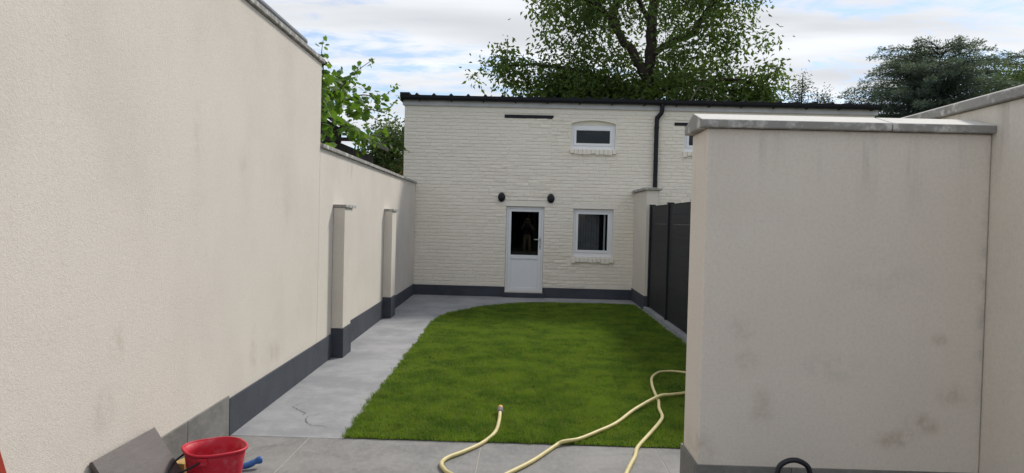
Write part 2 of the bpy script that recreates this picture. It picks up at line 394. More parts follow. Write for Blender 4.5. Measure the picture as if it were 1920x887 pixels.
sk = thing('skirting_tiles', 'row of grey stone skirting tiles at the foot of the tall wall', 'skirting', (-2.1, 4, 0))
y = 5.27; i = 0
for yy in (5.27, 4.58, 3.98, 3.38, 2.78, 2.18, 1.58):
    nx = (4.58, 3.98, 3.38, 2.78, 2.18, 1.58, 1.2)[i]; i += 1
    wbox(.002, .014, nx+.004, yy-.002, 0, .295).build('skirting_tile', MAT['tile_dark'], sk, bevel=.002)
wbox(.001, .008, 1.2, 5.27, .001, .292).build('grout', MAT['grout'], sk)
low = thing('boundary_wall', 'lower cream boundary wall with two pilasters running back to the outbuilding', 'wall', (-2.3, 11, 0))
wbox(-.24, -.001, 7.724, 15.46, -.05, 2.30).build('wall', MAT['render_left'], low)
y = 7.73
while y < 15.4:
    y1 = min(y+1.0, 15.46)
    wbox(-.27, .03, y+.003, y1-.003, 2.302, 2.345).build('coping_stone', MAT['coping'], low, bevel=.006)
    y = y1
wbox(.002, .016, 5.275, 8.33, .002, .27).build('plinth', MAT['anthracite'], low, bevel=.003)
wbox(.002, .016, 8.76, 11.70, .002, .285).build('plinth', MAT['anthracite'], low, bevel=.003)
wbox(.002, .016, 12.13, 15.46, .002, .225).build('plinth', MAT['anthracite'], low, bevel=.003)
for (ya, yb) in ((8.34, 8.75), (11.71, 12.12)):
    p = wbox(0, .13, ya, yb, .33, 1.69).build('pilaster', MAT['render_left'], low, bevel=.006)
    wbox(0, .140, ya-.006, yb+.006, 0, .328).build('pilaster_plinth', MAT['anthracite'], p, bevel=.003).location -= p.location
    wbox(0, .15, ya-.01, yb+.10, 1.692, 1.725).build('pilaster_cap', MAT['coping'], p, bevel=.004)

# ------------------------------------------------------------------ right side walls
cw = thing('partition_wall', 'beige rendered cross wall with saddle coping, large at right', 'wall', (1.7, 4.15, 0))
MB().box(.945, 2.44, 4.0, 4.36, .0, 2.115).build('wall', MAT['render_cross'], cw, bevel=.010)
prof = [(3.965, 2.1165),(3.965, 2.158),(4.18, 2.216),(4.395, 2.158),(4.395, 2.117)]
for xa, xb in ((.905, 1.90), (1.906, 2.44)):
    paint_sunlit_top(MB().prism(prof, xa, xb, 'x').build('coping_stone', MAT['coping'], cw, bevel=.006))
for xa, xb in ((.945-.012, 1.44), (1.444, 2.04), (2.044, 2.44)):
    MB().box(xa, xb, 3.988, 3.9985, 0, .315).build('plinth_tile', MAT['tile_dark'], cw, bevel=.002)
MB().box(.931, .9435, 4.0, 4.372, 0, .318).build('plinth_tile', MAT['tile_dark'], cw, bevel=.002)
rw = thing('side_wall', 'pale rendered side wall with sloping-looking concrete coping at far right', 'wall', (2.6, 3, 0))
rw['label'] = 'pale rendered side wall at far right, topped with grey concrete coping'
MB().box(2.442, 2.70, 2.4, 6.0, -.05, 2.27).build('wall', MAT['render_right'], rw, bevel=.008)
y = 2.4
while y < 6:
    y1 = min(y+1.0, 6.03)
    MB().prism([(2.41, 2.272),(2.41, 2.322),(2.57, 2.375),(2.735, 2.322),(2.735, 2.272)], y+.003, y1-.003, 'y').build('coping_stone', MAT['coping'], rw, bevel=.006)
    y = y1
# stub wall by the outbuilding
st = thing('wall_pier', 'short cream rendered wall pier with grey cap between outbuilding and fence', 'pier', (2.3, 14.6, 0))
MB().box(2.2, 2.43, 13.9, 15.49, .0, 2.215).build('wall', MAT['render_right'], st, bevel=.008)
MB().box(2.15, 2.48, 13.85, 15.485, 2.217, 2.265).build('cap', MAT['coping'], st, bevel=.006)
MB().box(2.186, 2.444, 13.886, 15.485, .001, .25).build('plinth', MAT['anthracite'], st, bevel=.003)

# ------------------------------------------------------------------ fence
fn = thing('panel_fence', 'dark charcoal board fence with slim posts on a concrete kerb', 'fence', (2.31, 10, 0))
MB().box(2.19, 2.42, 6.05, 13.88, -.05, .055).build('kerb', MAT['path'], fn, bevel=.006)
posts = [13.80, 12.06, 10.32, 8.58, 6.84]
for yp in posts:
    po = MB().box(2.25, 2.34, yp-.045, yp+.045, .055, 1.925).build('post', MAT['fence'], fn, bevel=.004)
    MB().box(2.243, 2.347, yp-.052, yp+.052, 1.927, 1.945).build('post_cap', MAT['fence'], po, bevel=.003)
bm_ = MB().box(-.016, .016, -.826, .826, 0, .152).mesh('board', MAT['fence'])
for a_, b_ in zip(posts[:-1], posts[1:]):
    for i in range(12):
        o = bpy.data.objects.new('board', bm_); COL.objects.link(o); o.parent = fn
        o.location = Vector((2.295, (a_+b_)/2, .06+i*.1535)) - fn.location
    MB().box(2.272, 2.318, b_+.047, a_-.047, 1.897, 1.918).build('top_rail', MAT['fence'], fn)

# ------------------------------------------------------------------ outbuilding
FY = 15.5; BX0, BX1 = -2.60, 7.06; ZT = 3.93
ob = thing('outbuilding', 'cream painted brick outbuilding with black gutter at the back of the garden', 'outbuilding', (2.2, FY, 0))
# openings: x0,x1,z0,z1
DOOR = (-.44, .345, 0.10, 1.885); WIN = (.95, 1.775, .86, 1.865); UP1 = (.865, 1.775, 3.10, 3.735); UP2 = (3.19, 4.10, 3.10, 3.62); W4 = (3.1, 3.95, .86, 1.865)
OPS = [DOOR, WIN, UP1, UP2]
xs = sorted({BX0, BX1, *[o[0] for o in OPS], *[o[1] for o in OPS]}); zs = sorted({-.05, ZT, *[o[2] for o in OPS], *[o[3] for o in OPS]})
wm = MB()
for x0, x1 in zip(xs[:-1], xs[1:]):
    run = None
    for z0, z1 in zip(zs[:-1], zs[1:]):
        hole = any(o[0] <= (x0+x1)/2 <= o[1] and o[2] <= (z0+z1)/2 <= o[3] for o in OPS)
        if hole:
            if run: wm.box(x0, x1, FY, FY+.24, run[0], run[1]); run = None
        else: run = (run[0], z1) if run else (z0, z1)
    if run: wm.box(x0, x1, FY, FY+.24, run[0], run[1])
wm.box(BX0, BX0+.22, FY+.242, 20, -.05, 4.05); wm.box(BX1-.22, BX1, FY+.242, 20, -.05, 4.05); wm.box(BX0, BX1, 20, 20.2, -.05, 4.3)
wall = wm.build('wall', MAT['paint'], ob)
MB().box(BX0+.23, BX1-.23, FY+.25, 19.9, .02, .05).build('floor', MAT['dark_room'], ob)
MB().box(BX0+.23, BX1-.23, 17.2, 17.3, .05, 4.0).build('back_partition', MAT['dark_room'], ob)
# bricks
CH = .0715; brick_rects = []
SKIP = [DOOR, WIN, (UP1[0]-.02, UP1[1]+.02, UP1[2], 3.74), UP2, (-.60, .50, 1.885, 2.03), (.86, 1.87, 1.865, 1.955), (-.55, .50, 3.70, 3.79), (2.96, 4.2, 3.62, 3.70),
        (.84, 1.80, .735, .86), (.84, 1.80, 2.985, 3.10), (3.16, 4.13, 2.985, 3.10)]
nco = int((ZT-.22)/CH)
for c in range(nco):
    z0 = .225+c*CH; zc = z0+CH/2
    cuts = [(a_, b_) for (a_, b_, p, q) in SKIP if p < zc < q]
    if .225 < zc < 3.70 and zc > 2.1: cuts += [(-.452, -.448), (.448, .452)]        # edges of the bricked-up loading door
    x = BX0-.005; segs = []; 
    for a_, b_ in sorted(cuts):
        if a_ > x: segs.append((x, a_))
        x = max(x, b_)
    segs.append((x, BX1+.005))
    for (s0, s1) in segs:
        x = s0; first = True
        while x < s1-.02:
            w = .225 if random.random() > .22 else .113
            if first and c % 2: w *= .5
            first = False
            w *= random.uniform(.94, 1.06); x1 = min(x+w, s1)
            if s1-x1 < .05: x1 = s1
            brick_rects.append((x, x1, z0, z0+CH)); x = x1
def brick_geo(x0, x1, z0, z1, y, rec):
    """rounded, uneven painted brick standing proud of the wall face at y"""
    j = lambda s=.003: random.gauss(0, s)
    g_ = random.uniform(.006, .0105); rg = .5+.9*max(0, math.sin(x0*1.7+math.sin(z0*2.1)*1.3)*math.sin(z0*1.9+.6+x0*.4)); d = .010+random.uniform(.001, .011)*rg - rec*.6; m = .005
    b = [(x0+g_*.6+j(.001), y+.004, z0+g_+j(.001)), (x1-g_*.6+j(.001), y+.004, z0+g_+j(.001)), (x1-g_*.6+j(.001), y+.004, z1-g_*.6+j(.001)), (x0+g_*.6+j(.001), y+.004, z1-g_*.6+j(.001))]
    tz = random.gauss(0, .0014)*rg
    f = [(b[i][0]+sx*m, y-d+j(.0014)*rg+ty, b[i][2]+sz*m+j(.0012)) for i, (sx, sz, ty) in enumerate(((1,1,tz),(-1,1,tz),(-1,-1,-tz),(1,-1,-tz)))]
    return b+f, [(4,5,6,7),(0,1,5,4),(1,2,6,5),(2,3,7,6),(3,0,4,7)]
def keyf(r): return abs((r[0]+r[1])/2+.9)*.8 + abs((r[2]+r[3])/2-1.25)
vis = sorted([r for r in brick_rects if r[1]-r[0] > .16], key=keyf)
single = set(vis[:300]); rest = MB()
for r in brick_rects:
    rec = .007 if (-.45 < (r[0]+r[1])/2 < .45 and 2.1 < r[2] < 3.7) else 0
    if r in single:
        vv, ff = brick_geo(*r, FY, rec); m = MB(); m.v = vv; m.f = ff; m.build('brick', MAT['paint'], wall, fixn=False)
    else:
        vv, ff = brick_geo(*r, FY, rec); b = len(rest.v); rest.v += vv; rest.f += [tuple(b+i for i in q) for q in ff]
o = rest.build('brickwork', MAT['paint'], wall, fixn=False); o['kind'] = 'stuff'
# flat rendered lintels, arch, plinth
MB().box(-.60, .50, FY-.016, FY+.01, 1.887, 2.005).build('door_lintel', MAT['paint'], ob, bevel=.006)
for i in range(10):
    xa = -.47+i*.092
    MB().box(xa+.003, xa+.089, FY-.018-random.uniform(0,.008), FY+.005, 2.008, 2.05+random.uniform(-.006,.008)).build('ledge_brick', MAT['paint'], ob, bevel=.010)
MB().box(.86, 1.87, FY-.016, FY+.01, 1.867, 1.95).build('window_lintel', MAT['paint'], ob, bevel=.006)
arc = []; cx = (UP1[0]+UP1[1])/2; hw = (UP1[1]-UP1[0])/2
for i in range(13):
    t = -1+2*i/12; arc.append((cx+t*hw, 3.630+.066*(1-t*t)))
am = MB().prism(arc+[(UP1[1], 3.733), (UP1[0], 3.733)], FY-.010, FY+.12, 'y'); am.build('window_arch', MAT['paint'], ob)
for xa, xb in ((BX0-.012, DOOR[0]-.002), (DOOR[1]+.002, 2.185), (2.446, BX1+.012)):
    MB().box(xa, xb, FY-.022, FY-.001, .001, .212).build('plinth', MAT['anthracite'], ob, bevel=.004)
MB().box(BX0-.01, DOOR[0]-.001, FY-.012, FY-.001, .213, .236).build('plinth_edge', MAT['paint'], ob)
MB().box(DOOR[1]+.001, 2.19, FY-.012, FY-.001, .213, .236).build('plinth_edge', MAT['paint'], ob)
MB().box(DOOR[0]-.03, DOOR[1]+.03, FY-.10, FY+.05, 0.001, .095).build('doorstep', MAT['anthracite'], ob, bevel=.006)
MB().box(-.525, .485, FY-.018, FY+.05, 3.705, 3.778).build('iron_beam', MAT['black'], ob, bevel=.003)
MB().box(2.98, 4.18, FY-.018, FY+.05, 3.628, 3.69).build('iron_beam', MAT['black'], ob, bevel=.003)
# door
fy0 = FY+.055
dr = thing('door', None, None); dr.parent = ob; dr.location = Vector((-.05, fy0, .1))-ob.location
def frame(x0, x1, z0, z1, t, y0, y1, name, par, mat=MAT['upvc'], tb=None):
    tb = tb or t
    m = MB(); m.box(x0, x0+t, y0, y1, z0, z1); m.box(x1-t, x1, y0, y1, z0, z1); m.box(x0+t, x1-t, y0, y1, z1-t, z1); m.box(x0+t, x1-t, y0, y1, z0, z0+tb)
    return m.build(name, mat, par, bevel=.003)
frame(DOOR[0]+.004, DOOR[1]-.004, .105, DOOR[3]-.004, .045, fy0, fy0+.06, 'door_frame', dr)
lf = frame(DOOR[0]+.051, DOOR[1]-.051, .13, DOOR[3]-.051, .055, fy0-.012, fy0+.05, 'door_leaf', dr)
MB().box(DOOR[0]+.107, DOOR[1]-.107, fy0-.010, fy0+.045, .80, .875).build('mid_rail', MAT['upvc'], dr, bevel=.003)
MB().box(DOOR[0]+.107, DOOR[1]-.107, fy0+.006, fy0+.04, .186, .799).build('lower_panel', MAT['upvc'], dr, bevel=.002)
frame(DOOR[0]+.107, DOOR[1]-.107, .186, .799, .014, fy0-.004, fy0+.0055, 'panel_bead', dr)
MB().box(DOOR[0]+.107, DOOR[1]-.107, fy0+.018, fy0+.024, .876, DOOR[3]-.107).build('pane', MAT['glass'], dr)
hd = MB().box(.262, .288, fy0-.022, fy0-.013, 1.0, 1.25).build('handle_plate', MAT['steel'], dr, bevel=.003)
MB().tube([(.275, fy0-.022, 1.205), (.275, fy0-.06, 1.205), (.262, fy0-.066, 1.205), (.15, fy0-.066, 1.205)], .010, 8).build('door_handle', MAT['steel'], dr, smooth=True)
MB().lathe([(0,0),(.010,0),(.010,.008),(0,.008)], (.275, fy0-.022, 1.06), 'y', 10).build('keyhole', MAT['black'], dr)
# windows
def window(op, pane_z0, pane_z1, top=None):
    x0, x1, z0, z1 = op
    w = thing('window', None, None); w.parent = ob; w.location = Vector(((x0+x1)/2, fy0, z0))-ob.location
    frame(x0+.004, x1-.004, z0+.004, z1-.004, .05, fy0, fy0+.06, 'frame', w, tb=pane_z0-z0-.065)
    frame(x0+.055, x1-.055, pane_z0-.06, z1-.055, .052, fy0-.014, fy0+.05, 'sash', w)
    MB().box(x0+.1075, x1-.1075, fy0+.016, fy0+.022, pane_z0-.008, z1-.1075).build('pane', MAT['glass'], w)
    n = int((x1-x0+.05)/.082)
    for i in range(n):
        xa = x0-.025+i*(x1-x0+.05)/n; wd = (x1-x0+.05)/n
        MB().box(xa+.0014, xa+wd-.0014, FY-.048-random.uniform(0,.020), FY+.05, z0-.105+random.uniform(-.016,.014), z0-.002).build('sill_brick', MAT['paint'], w, bevel=.009)
    return w
w1 = window(WIN, 1.02, 1.78); w2 = window((UP1[0], UP1[1], 3.10, 3.60), 3.235, 3.50); MB().box(UP1[0]+.002, UP1[1]-.002, fy0+.01, fy0+.05, 3.60, 3.72).build('infill_board', MAT['paint'], w2); w3 = window(UP2, 3.24, 3.5)
curt = plain('grey_blind', (.20, .205, .22), .8, .2)
for i in range(9): MB().box(1.02+i*.055, 1.068+i*.055, FY+.20+.012*(i%2), FY+.225+.012*(i%2), .9, 1.85).build('blind_strip', curt, w1)
MB().box(1.60, 1.63, FY+.16, FY+.20, .9, 1.85).build('inner_post', MAT['upvc'], w1)
# fascia, gutter, roof
MB().box(BX0-.04, BX1+.05, FY-.045, FY-.012, ZT-.005, 4.05).build('fascia', MAT['fascia'], ob, bevel=.003)
MB().box(BX0-.04, BX1+.05, FY-.012, FY+.24, ZT+.002, 4.04).build('eaves_board', MAT['fascia'], ob)
gp = [(FY-.048+0, 4.105)]
prof = [(FY-.050,4.115)] + [(FY-.115+.062*math.cos(t), 4.085+.062*math.sin(t)*1.05) for t in np.linspace(0, -math.pi, 12)] + [(FY-.182,4.118),(FY-.172,4.118)] + [(FY-.115+.055*math.cos(t), 4.088+.055*math.sin(t)) for t in np.linspace(-math.pi, 0, 12)]
MB().prism(prof, BX0-.05, BX1+.06, 'x').build('gutter', MAT['black'], ob)
for i in range(15):
    xa = BX0+.3+i*.66
    if xa < BX1: MB().box(xa, xa+.028, FY-.135, FY-.045, 4.005, 4.022).build('gutter_bracket', MAT['black'], ob)
rm = MB(); slope = .07; P = .354
def roofz(y): return 4.125+(y-FY+.12)*slope
xs_ = []; x = BX0-.05
while x < BX1+.05:
    xs_ += [(x, 0), (x+P-.09, 0), (x+P-.055, .042), (x+P-.035, .042)]; x += P
xs_.append((min(x, BX1+.06), 0)); xs_ = [q for q in xs_ if q[0] <= BX1+.08]
for (xa, ha), (xb, hb) in zip(xs_[:-1], xs_[1:]):
    ya, yb = FY-.12, 20.35
    rm.poly([(xa,ya,roofz(ya)+ha),(xb,ya,roofz(ya)+hb),(xb,yb,roofz(yb)+hb),(xa,yb,roofz(yb)+ha)])
    rm.poly([(xa,ya,roofz(ya)+ha),(xb,ya,roofz(ya)+hb),(xb,ya,roofz(ya)-.008),(xa,ya,roofz(ya)-.008)])
rf = rm.build('roof', MAT['black'], ob)
MB().box(BX0-.075, BX0-.045, FY-.19, 20.3, 4.0, 4.165).build('verge_trim', MAT['black'], ob)
MB().box(BX0-.044, BX0+.12, FY-.186, 16.0, 4.126, 4.166).build('verge_cap', MAT['black'], ob)
dp = MB().tube(smooth_curve([(2.70,FY-.115,4.04),(2.70,FY-.11,3.93),(2.685,FY-.10,3.86),(2.62,FY-.075,3.77),(2.605,FY-.07,3.66),(2.605,FY-.07,2.5),(2.605,FY-.07,.05)], 4), .046, 12).build('downpipe', MAT['black'], ob, smooth=True)
for zc in (3.55, 2.2, .8): MB().lathe([(.047,0),(.054,0),(.054,.03),(.047,.03)], (2.605, FY-.07, zc), 'z', 12).build('pipe_clip', MAT['black'], dp)
# wall lamps
def lamp(x, z, label):
    t = thing('wall_lamp', label, 'lamp', (x, FY-.014, z), 'lamps above the outbuilding door')
    MB().lathe([(0,-.01),(.072,-.01),(.076,.0),(.076,.03),(.066,.048)], (x, FY-.014, z), 'y', 24, 1, 1.28).build('housing', MAT['black'], t, smooth=True)
    MB().lathe([(.066,.048),(.05,.062),(.025,.070),(0,.072)], (x, FY-.014, z), 'y', 24, 1, 1.28).build('lens', plain('smoked_lens', (.012,.013,.016), .3, .4), t, smooth=True)
    for s in (-1, 0, 1): MB().box(x+s*.026-.004, x+s*.026+.004, FY-.014-.078, FY-.014-.05, z-.06, z+.06).build('guard_bar', MAT['black'], t, bevel=.002)
lamp(-.545, 2.065, 'black oval wall lamp above the left corner of the white door')
lamp(.475, 2.065, 'black oval wall lamp above the right corner of the white door')

# ------------------------------------------------------------------ things on the terrace
hp = [(-.18,6.0),(-.18,5.74),(-.20,5.47),(-.28,5.25),(-.39,5.05),(-.49,4.9),(-.515,4.78),(-.48,4.66),(-.42,4.57),(-.31,4.46),(-.18,4.49),(-.07,4.65),(.08,4.9),(.23,5.22),(.29,5.29),(.41,5.37),(.56,5.57),(.74,5.84),(.94,6.23),(1.21,6.65),(1.36,6.81),(1.54,6.98),(1.86,7.25),(2.0,7.6),(1.9,7.86),(1.74,7.9),(1.58,7.96),(1.43,7.88),(1.31,7.6),(1.25,7.23),(1.22,6.89),(1.2,6.6),(1.16,6.34),(1.14,6.08),(1.08,5.88),(.94,5.53),(.82,5.26),(.77,5.05),(.70,4.82),(.65,4.6),(.66,4.3),(.72,3.9)]
def hz(i, x, y):
    z = .016 if y < TE-.02 else .030
    if i == 0: z = .062
    if i == 1: z = .040
    if i == 19: z = .062
    if i in (18, 20): z = .045
    return z
hose = thing('garden_hose', 'pale yellow garden hose looping across terrace and lawn', 'hose', (.4, 5.3, 0))
hc = smooth_curve([(x, y, hz(i, x, y)) for i, (x, y) in enumerate(hp)], 7)
MB().tube(hc, .0142, 10).build('hose', MAT['hose'], hose, smooth=True)
gm = plain('grey_coupling', (.22, .20, .20), .5, .4); om = plain('orange_plastic', (.75, .36, .05), .4, .5)
d = (hc[0]-hc[3]).normalized(); p0 = hc[0]
MB().tube([p0-d*.05, p0-d*.045, p0-d*.02, p0-d*.018, p0-d*.012, p0-d*.010, p0+d*.02, p0+d*.025], [.019,.024,.024,.020,.020,.025,.025,.02], 12).build('coupling', gm, hose)
MB().tube([p0+d*.025, p0+d*.03, p0+d*.06, p0+d*.09, p0+d*.10], [.018,.024,.022,.014,.008], 12).build('connector_tip', om, hose, smooth=True)

def bucket(name, label, c, r0, r1, h, mat, n=2.6, rot=0, sx=1, sy=1):
    t = thing(name, label, 'bucket', c)
    def ring(r, z, k=40):
        out = []
        for i in range(k):
            a = 2*math.pi*i/k; ca, sa = math.cos(a), math.sin(a)
            rr = r/((abs(ca)**n+abs(sa)**n)**(1/n)); x, y = rr*ca*sx, rr*sa*sy
            out.append((c[0]+x*math.cos(rot)-y*math.sin(rot), c[1]+x*math.sin(rot)+y*math.cos(rot), c[2]+z))
        return out
    def skin(rings, name, mat):
        m = MB(); k = len(rings[0])
        for q in rings: m.v += q
        for i in range(len(rings)-1):
            for j in range(k): j2 = (j+1) % k; m.f.append((i*k+j, i*k+j2, (i+1)*k+j2, (i+1)*k+j))
        m.f.append(tuple(range(k))); return m.build(name, mat, t, smooth=True)
    zs_ = np.linspace(0, h, 7); rr = lambda z: r0+(r1-r0)*(z/h)
    skin([ring(rr(z), z) for z in zs_]+[ring(rr(z)-.006, z) for z in zs_[::-1][:-1]]+[ring(r0-.01, .008)], 'shell', mat)
    m = MB(); rim = [Vector(p) for p in ring(r1+.004, h)]; m.tube(rim+[rim[0]], .008, 8, False); m.build('rim', mat, t, smooth=True)
    return t, ring
def red_mat(name, a, b):
    n = NT(name); f = n.noise(16, 6, .7); n.bump(n.noise(60, 3), .001)
    return n.fin(n.mix(n.rng(f, .48, .75), a, b), .55, .4)
RED = red_mat('scuffed_red_plastic', (.50, .010, .030), (.52, .10, .12))
bk, ring = bucket('bucket', 'scuffed red plastic bucket on the terrace beside the leaning slab', (-1.72, 4.13, 0), .118, .158, .285, RED, 2.7, R(38))
hnd = smooth_curve([(-1.715, 3.955, .262), (-1.76, 3.93, .235), (-1.83, 3.90, .205), (-1.875, 3.93, .19), (-1.91, 4.0, .195), (-1.92, 4.08, .215), (-1.90, 4.16, .235), (-1.86, 4.24, .262)], 5)
MB().tube(hnd, .006, 8).build('handle', MAT['black'], bk, smooth=True)
MB().box(-1.74, -1.69, 3.945, 3.975, .235, .275).build('handle_lug', RED, bk, bevel=.004)
# leaning slab
sl_ = MB()
T0, T1, B1, B0 = Vector((-2.065, 3.50, .385)), Vector((-2.065, 4.10, .385)), Vector((-1.815, 4.10, .004)), Vector((-1.815, 3.50, .004))
nn = (T1-T0).cross(B0-T0).normalized(); nn = nn if nn.x > 0 else -nn; th = nn*.02
for q in (T0, T1, B1, B0): sl_.v.append(tuple(q))
for q in (T0, T1, B1, B0): sl_.v.append(tuple(q+th))
sl_.f = [(0,1,2,3),(7,6,5,4),(0,4,5,1),(1,5,6,2),(2,6,7,3),(3,7,4,0)]
tag(sl_.build('leaning_slab', MAT['slab'], None, bevel=.002), 'dark taupe ceramic slab leaning against the tall left wall', 'slab')
# wooden block
tag(MB().box(-1.98, -1.905, 4.20, 4.40, .001, .16).apply(lambda x,y,z: (x+.25*(y-4.3), y, z)).build('wooden_block', plain('yellow_wood', (.55, .36, .13), .7, .3, .12, 20), None, bevel=.006), 'yellow wooden block showing between the slab and the red bucket', 'block')
# blue tool
bt = thing('hand_tool', 'blue handled hand tool lying on the paving behind the red bucket', 'tool', (-1.72, 4.6, 0))
BL = plain('blue_rubber', (.030, .12, .36), .5, .4, .1, 20)
MB().tube(smooth_curve([(-1.80, 4.53, .022), (-1.74, 4.575, .024), (-1.70, 4.60, .030), (-1.665, 4.625, .045), (-1.635, 4.645, .052)], 4), [.018]*6+[.02]*5+[.017,.018,.022,.024,.023,.018], 12).build('handle', BL, bt, smooth=True)
MB().box(-1.99, -1.80, 4.40, 4.50, .004, .007).apply(lambda x,y,z: (x, y+.5*(x+1.85), z)).build('blade', MAT['steel'], bt)
# red board at the left edge
tag(MB().box(-.012, .012, -.07, .07, 0, 1.0).apply(lambda x,y,z: (-1.965-.13*z+x, 2.80+y-.22*(z-.6), z+.003)).build('red_board', plain('red_painted_wood', (.36, .040, .018), .6, .35, .15, 9), None, bevel=.003), 'red painted board leaning against the tall wall at the left edge', 'board')
# black bucket with arched handle
BKM = plain('black_rubber', (.013, .014, .022), .45, .45)
b2, _ = bucket('bucket', 'black builder bucket with arched handle before the cross wall', (1.35, 3.70, 0), .12, .15, .30, BKM, 2.2)
MB().tube(smooth_curve([(1.262, 3.70, .29), (1.266, 3.70, .36), (1.285, 3.70, .42), (1.35, 3.70, .447), (1.415, 3.70, .42), (1.434, 3.70, .36), (1.438, 3.70, .29)], 5), .013, 10).build('handle', BKM, b2, smooth=True)

# ------------------------------------------------------------------ vegetation
def leaves(centers, dirs, size, ratio, fold=.25, droop=.0, up=None):
    """diamond leaves with a folded midrib: 4 verts, 2 tris. dirs = leaf axis"""
    k = len(centers); L_ = size[:,None]; d = dirs/np.linalg.norm(dirs, axis=1, keepdims=True)
    r = rng.normal(size=(k,3)); s = np.cross(d, r); s /= np.linalg.norm(s, axis=1, keepdims=True)+1e-9; n = np.cross(s, d)
    V = np.zeros((k,4,3)); V[:,0] = centers; V[:,2] = centers+d*L_+n*L_*(-.08)
    mid = centers+d*L_*.45
    V[:,1] = mid+s*L_*ratio*.5+n*L_*fold*ratio; V[:,3] = mid-s*L_*ratio*.5+n*L_*fold*ratio
    b = np.arange(k)[:,None]*4
    return V.reshape(-1,3), np.concatenate([b+np.array([[0,1,2]]), b+np.array([[0,2,3]])])
def grow(name, label, cat, base, limbs, clusters, leafmat, barkmat, leaf_n, leaf_len, ratio, csize, droop, group=None, twig=.018, sag=.12, leafname='foliage'):
    """limbs: hand-laid polylines [(pts, r0, r1)]; clusters: (n,3) centres hooked to the nearest wood; leaves round each"""
    t = thing(name, label, cat, base, group)
    wood = MB(); nodes = []
    for i, (pts, r0, r1) in enumerate(limbs):
        c = smooth_curve(pts, 5); rad = [r0+(r1-r0)*q/(len(c)-1) for q in range(len(c))]
        c = [p+Vector(rng.normal(0, rad[q]*.18, 3)) for q, p in enumerate(c)]
        if i == 0: MB().tube(c, rad, 10).build('trunk', barkmat, t, smooth=True)
        else: MB().tube(c, rad, 7).build('limb', barkmat, t, smooth=True)
        nodes += [tuple(p) for p in c]
    N = np.array(nodes); order = np.argsort([np.min(((N-c)**2).sum(1)) for c in clusters]); tips = []
    for ci in order:
        c = clusters[ci]; q = np.argmin(((N-c)**2).sum(1)); a = Vector(N[q]); b = Vector(c); L_ = (b-a).length
        if L_ < .05: continue
        m = (a+b)/2+Vector((0,0,sag*L_))+Vector(rng.normal(0, .07*L_, 3)); pp = smooth_curve([a, m, b], 3)
        r = twig*(.5+.5*min(L_, 2)); wood.tube(pp, [r*(1-.8*i/(len(pp)-1)) for i in range(len(pp))], 4, False)
        N = np.vstack([N, [tuple(p) for p in pp[1:]]])
    wood.build('twigs', barkmat, t, smooth=True, fixn=False)['kind'] = 'stuff'
    k = len(clusters)*leaf_n; ctr = np.repeat(np.array(clusters), leaf_n, 0)
    off = rng.normal(size=(k,3))*np.array(csize)
    C_ = ctr+off; d = rng.normal(size=(k,3)); d[:,2] = d[:,2]*.6-droop; d += off/np.linalg.norm(off, axis=1, keepdims=True)*.5
    sz = rng.uniform(.65,1.25,k)*leaf_len
    V, Ff = leaves(C_, d, sz, ratio)
    npmesh(leafname, V, Ff, 3, leafmat, t)['kind'] = 'stuff'
    return t
def blob_points(n, c, rad, shell=.5, keep=None):
    out = []
    while len(out) < n:
        p = rng.normal(size=3); p /= np.linalg.norm(p); r = rng.uniform(shell, 1)**.7; q = np.array(c)+p*r*np.array(rad)
        if keep is None or keep(q): out.append(q)
    return np.array(out)
# walnut behind the outbuilding (Y about 24)
TX, TY = 3.72, 24.0
limbs = [([(TX+.15,TY,-.1),(TX+.05,TY,2.5),(TX,TY,5.0),(TX+.02,TY,6.2),(TX+.06,TY,7.6),(TX+.12,TY,9.2),(TX+.05,TY,11.0)], .27, .12),
  ([(TX,TY,6.0),(TX-.35,TY-.1,6.75),(TX-.85,TY-.2,7.35),(TX-1.15,TY-.3,8.0),(TX-1.05,TY-.4,8.9),(TX-1.5,TY-.4,9.8)], .17, .07),
  ([(TX-1.1,TY-.3,7.75),(TX-1.7,TY-.5,8.35),(TX-2.5,TY-.6,8.7),(TX-3.3,TY-.6,8.6)], .11, .04),
  ([(TX,TY,6.9),(TX+.6,TY-.3,7.25),(TX+1.3,TY-.5,7.6),(TX+1.7,TY-.6,8.3),(TX+2.4,TY-.6,8.9),(TX+3.0,TY-.5,8.9)], .12, .05),
  ([(TX+.03,TY,5.6),(TX+.7,TY-.4,5.9),(TX+1.5,TY-.7,6.0),(TX+2.6,TY-.8,6.1),(TX+3.4,TY-.7,5.9)], .10, .03),
  ([(TX,TY,5.4),(TX-.9,TY-.5,5.9),(TX-2.0,TY-.8,6.2),(TX-3.4,TY-.9,6.4),(TX-4.3,TY-.9,6.35)], .10, .03),
  ([(TX+.05,TY,8.0),(TX-.3,TY+.9,9.0),(TX-1,TY+1.8,10)], .10, .04), ([(TX+.05,TY,8.4),(TX+.9,TY+.8,9.6),(TX+2,TY+1.4,10.5)], .10, .04)]
def wk(q):
    x, y, z = q
    if z < 4.75 or z > 11.5: return False
    if z < 5.6 and rng.random() < .15: return False
    if abs(x-TX) < .35 and y < TY-.2 and rng.random() < .85: return False     # the trunk stays open to view
    if -1.2 < x-TX < -.15 and 6.0 < z < 8.4 and y < TY+.4 and rng.random() < .8: return False   # the fork
    return True
cl1 = blob_points(330, (TX, TY, 8.0), (3.75, 2.6, 3.3), .35, wk)
cl2 = blob_points(125, (TX+.1, TY-.4, 5.4), (4.1, 1.6, .9), .1, wk)
ext = np.array([(TX-4.5+rng.normal(0,.25), TY-.8+rng.normal(0,.3), 6.25+rng.normal(0,.2)) for _ in range(14)]+[(TX+3.35+rng.normal(0,.3), TY-.7+rng.normal(0,.3), 5.7+rng.normal(0,.4)) for _ in range(24)])
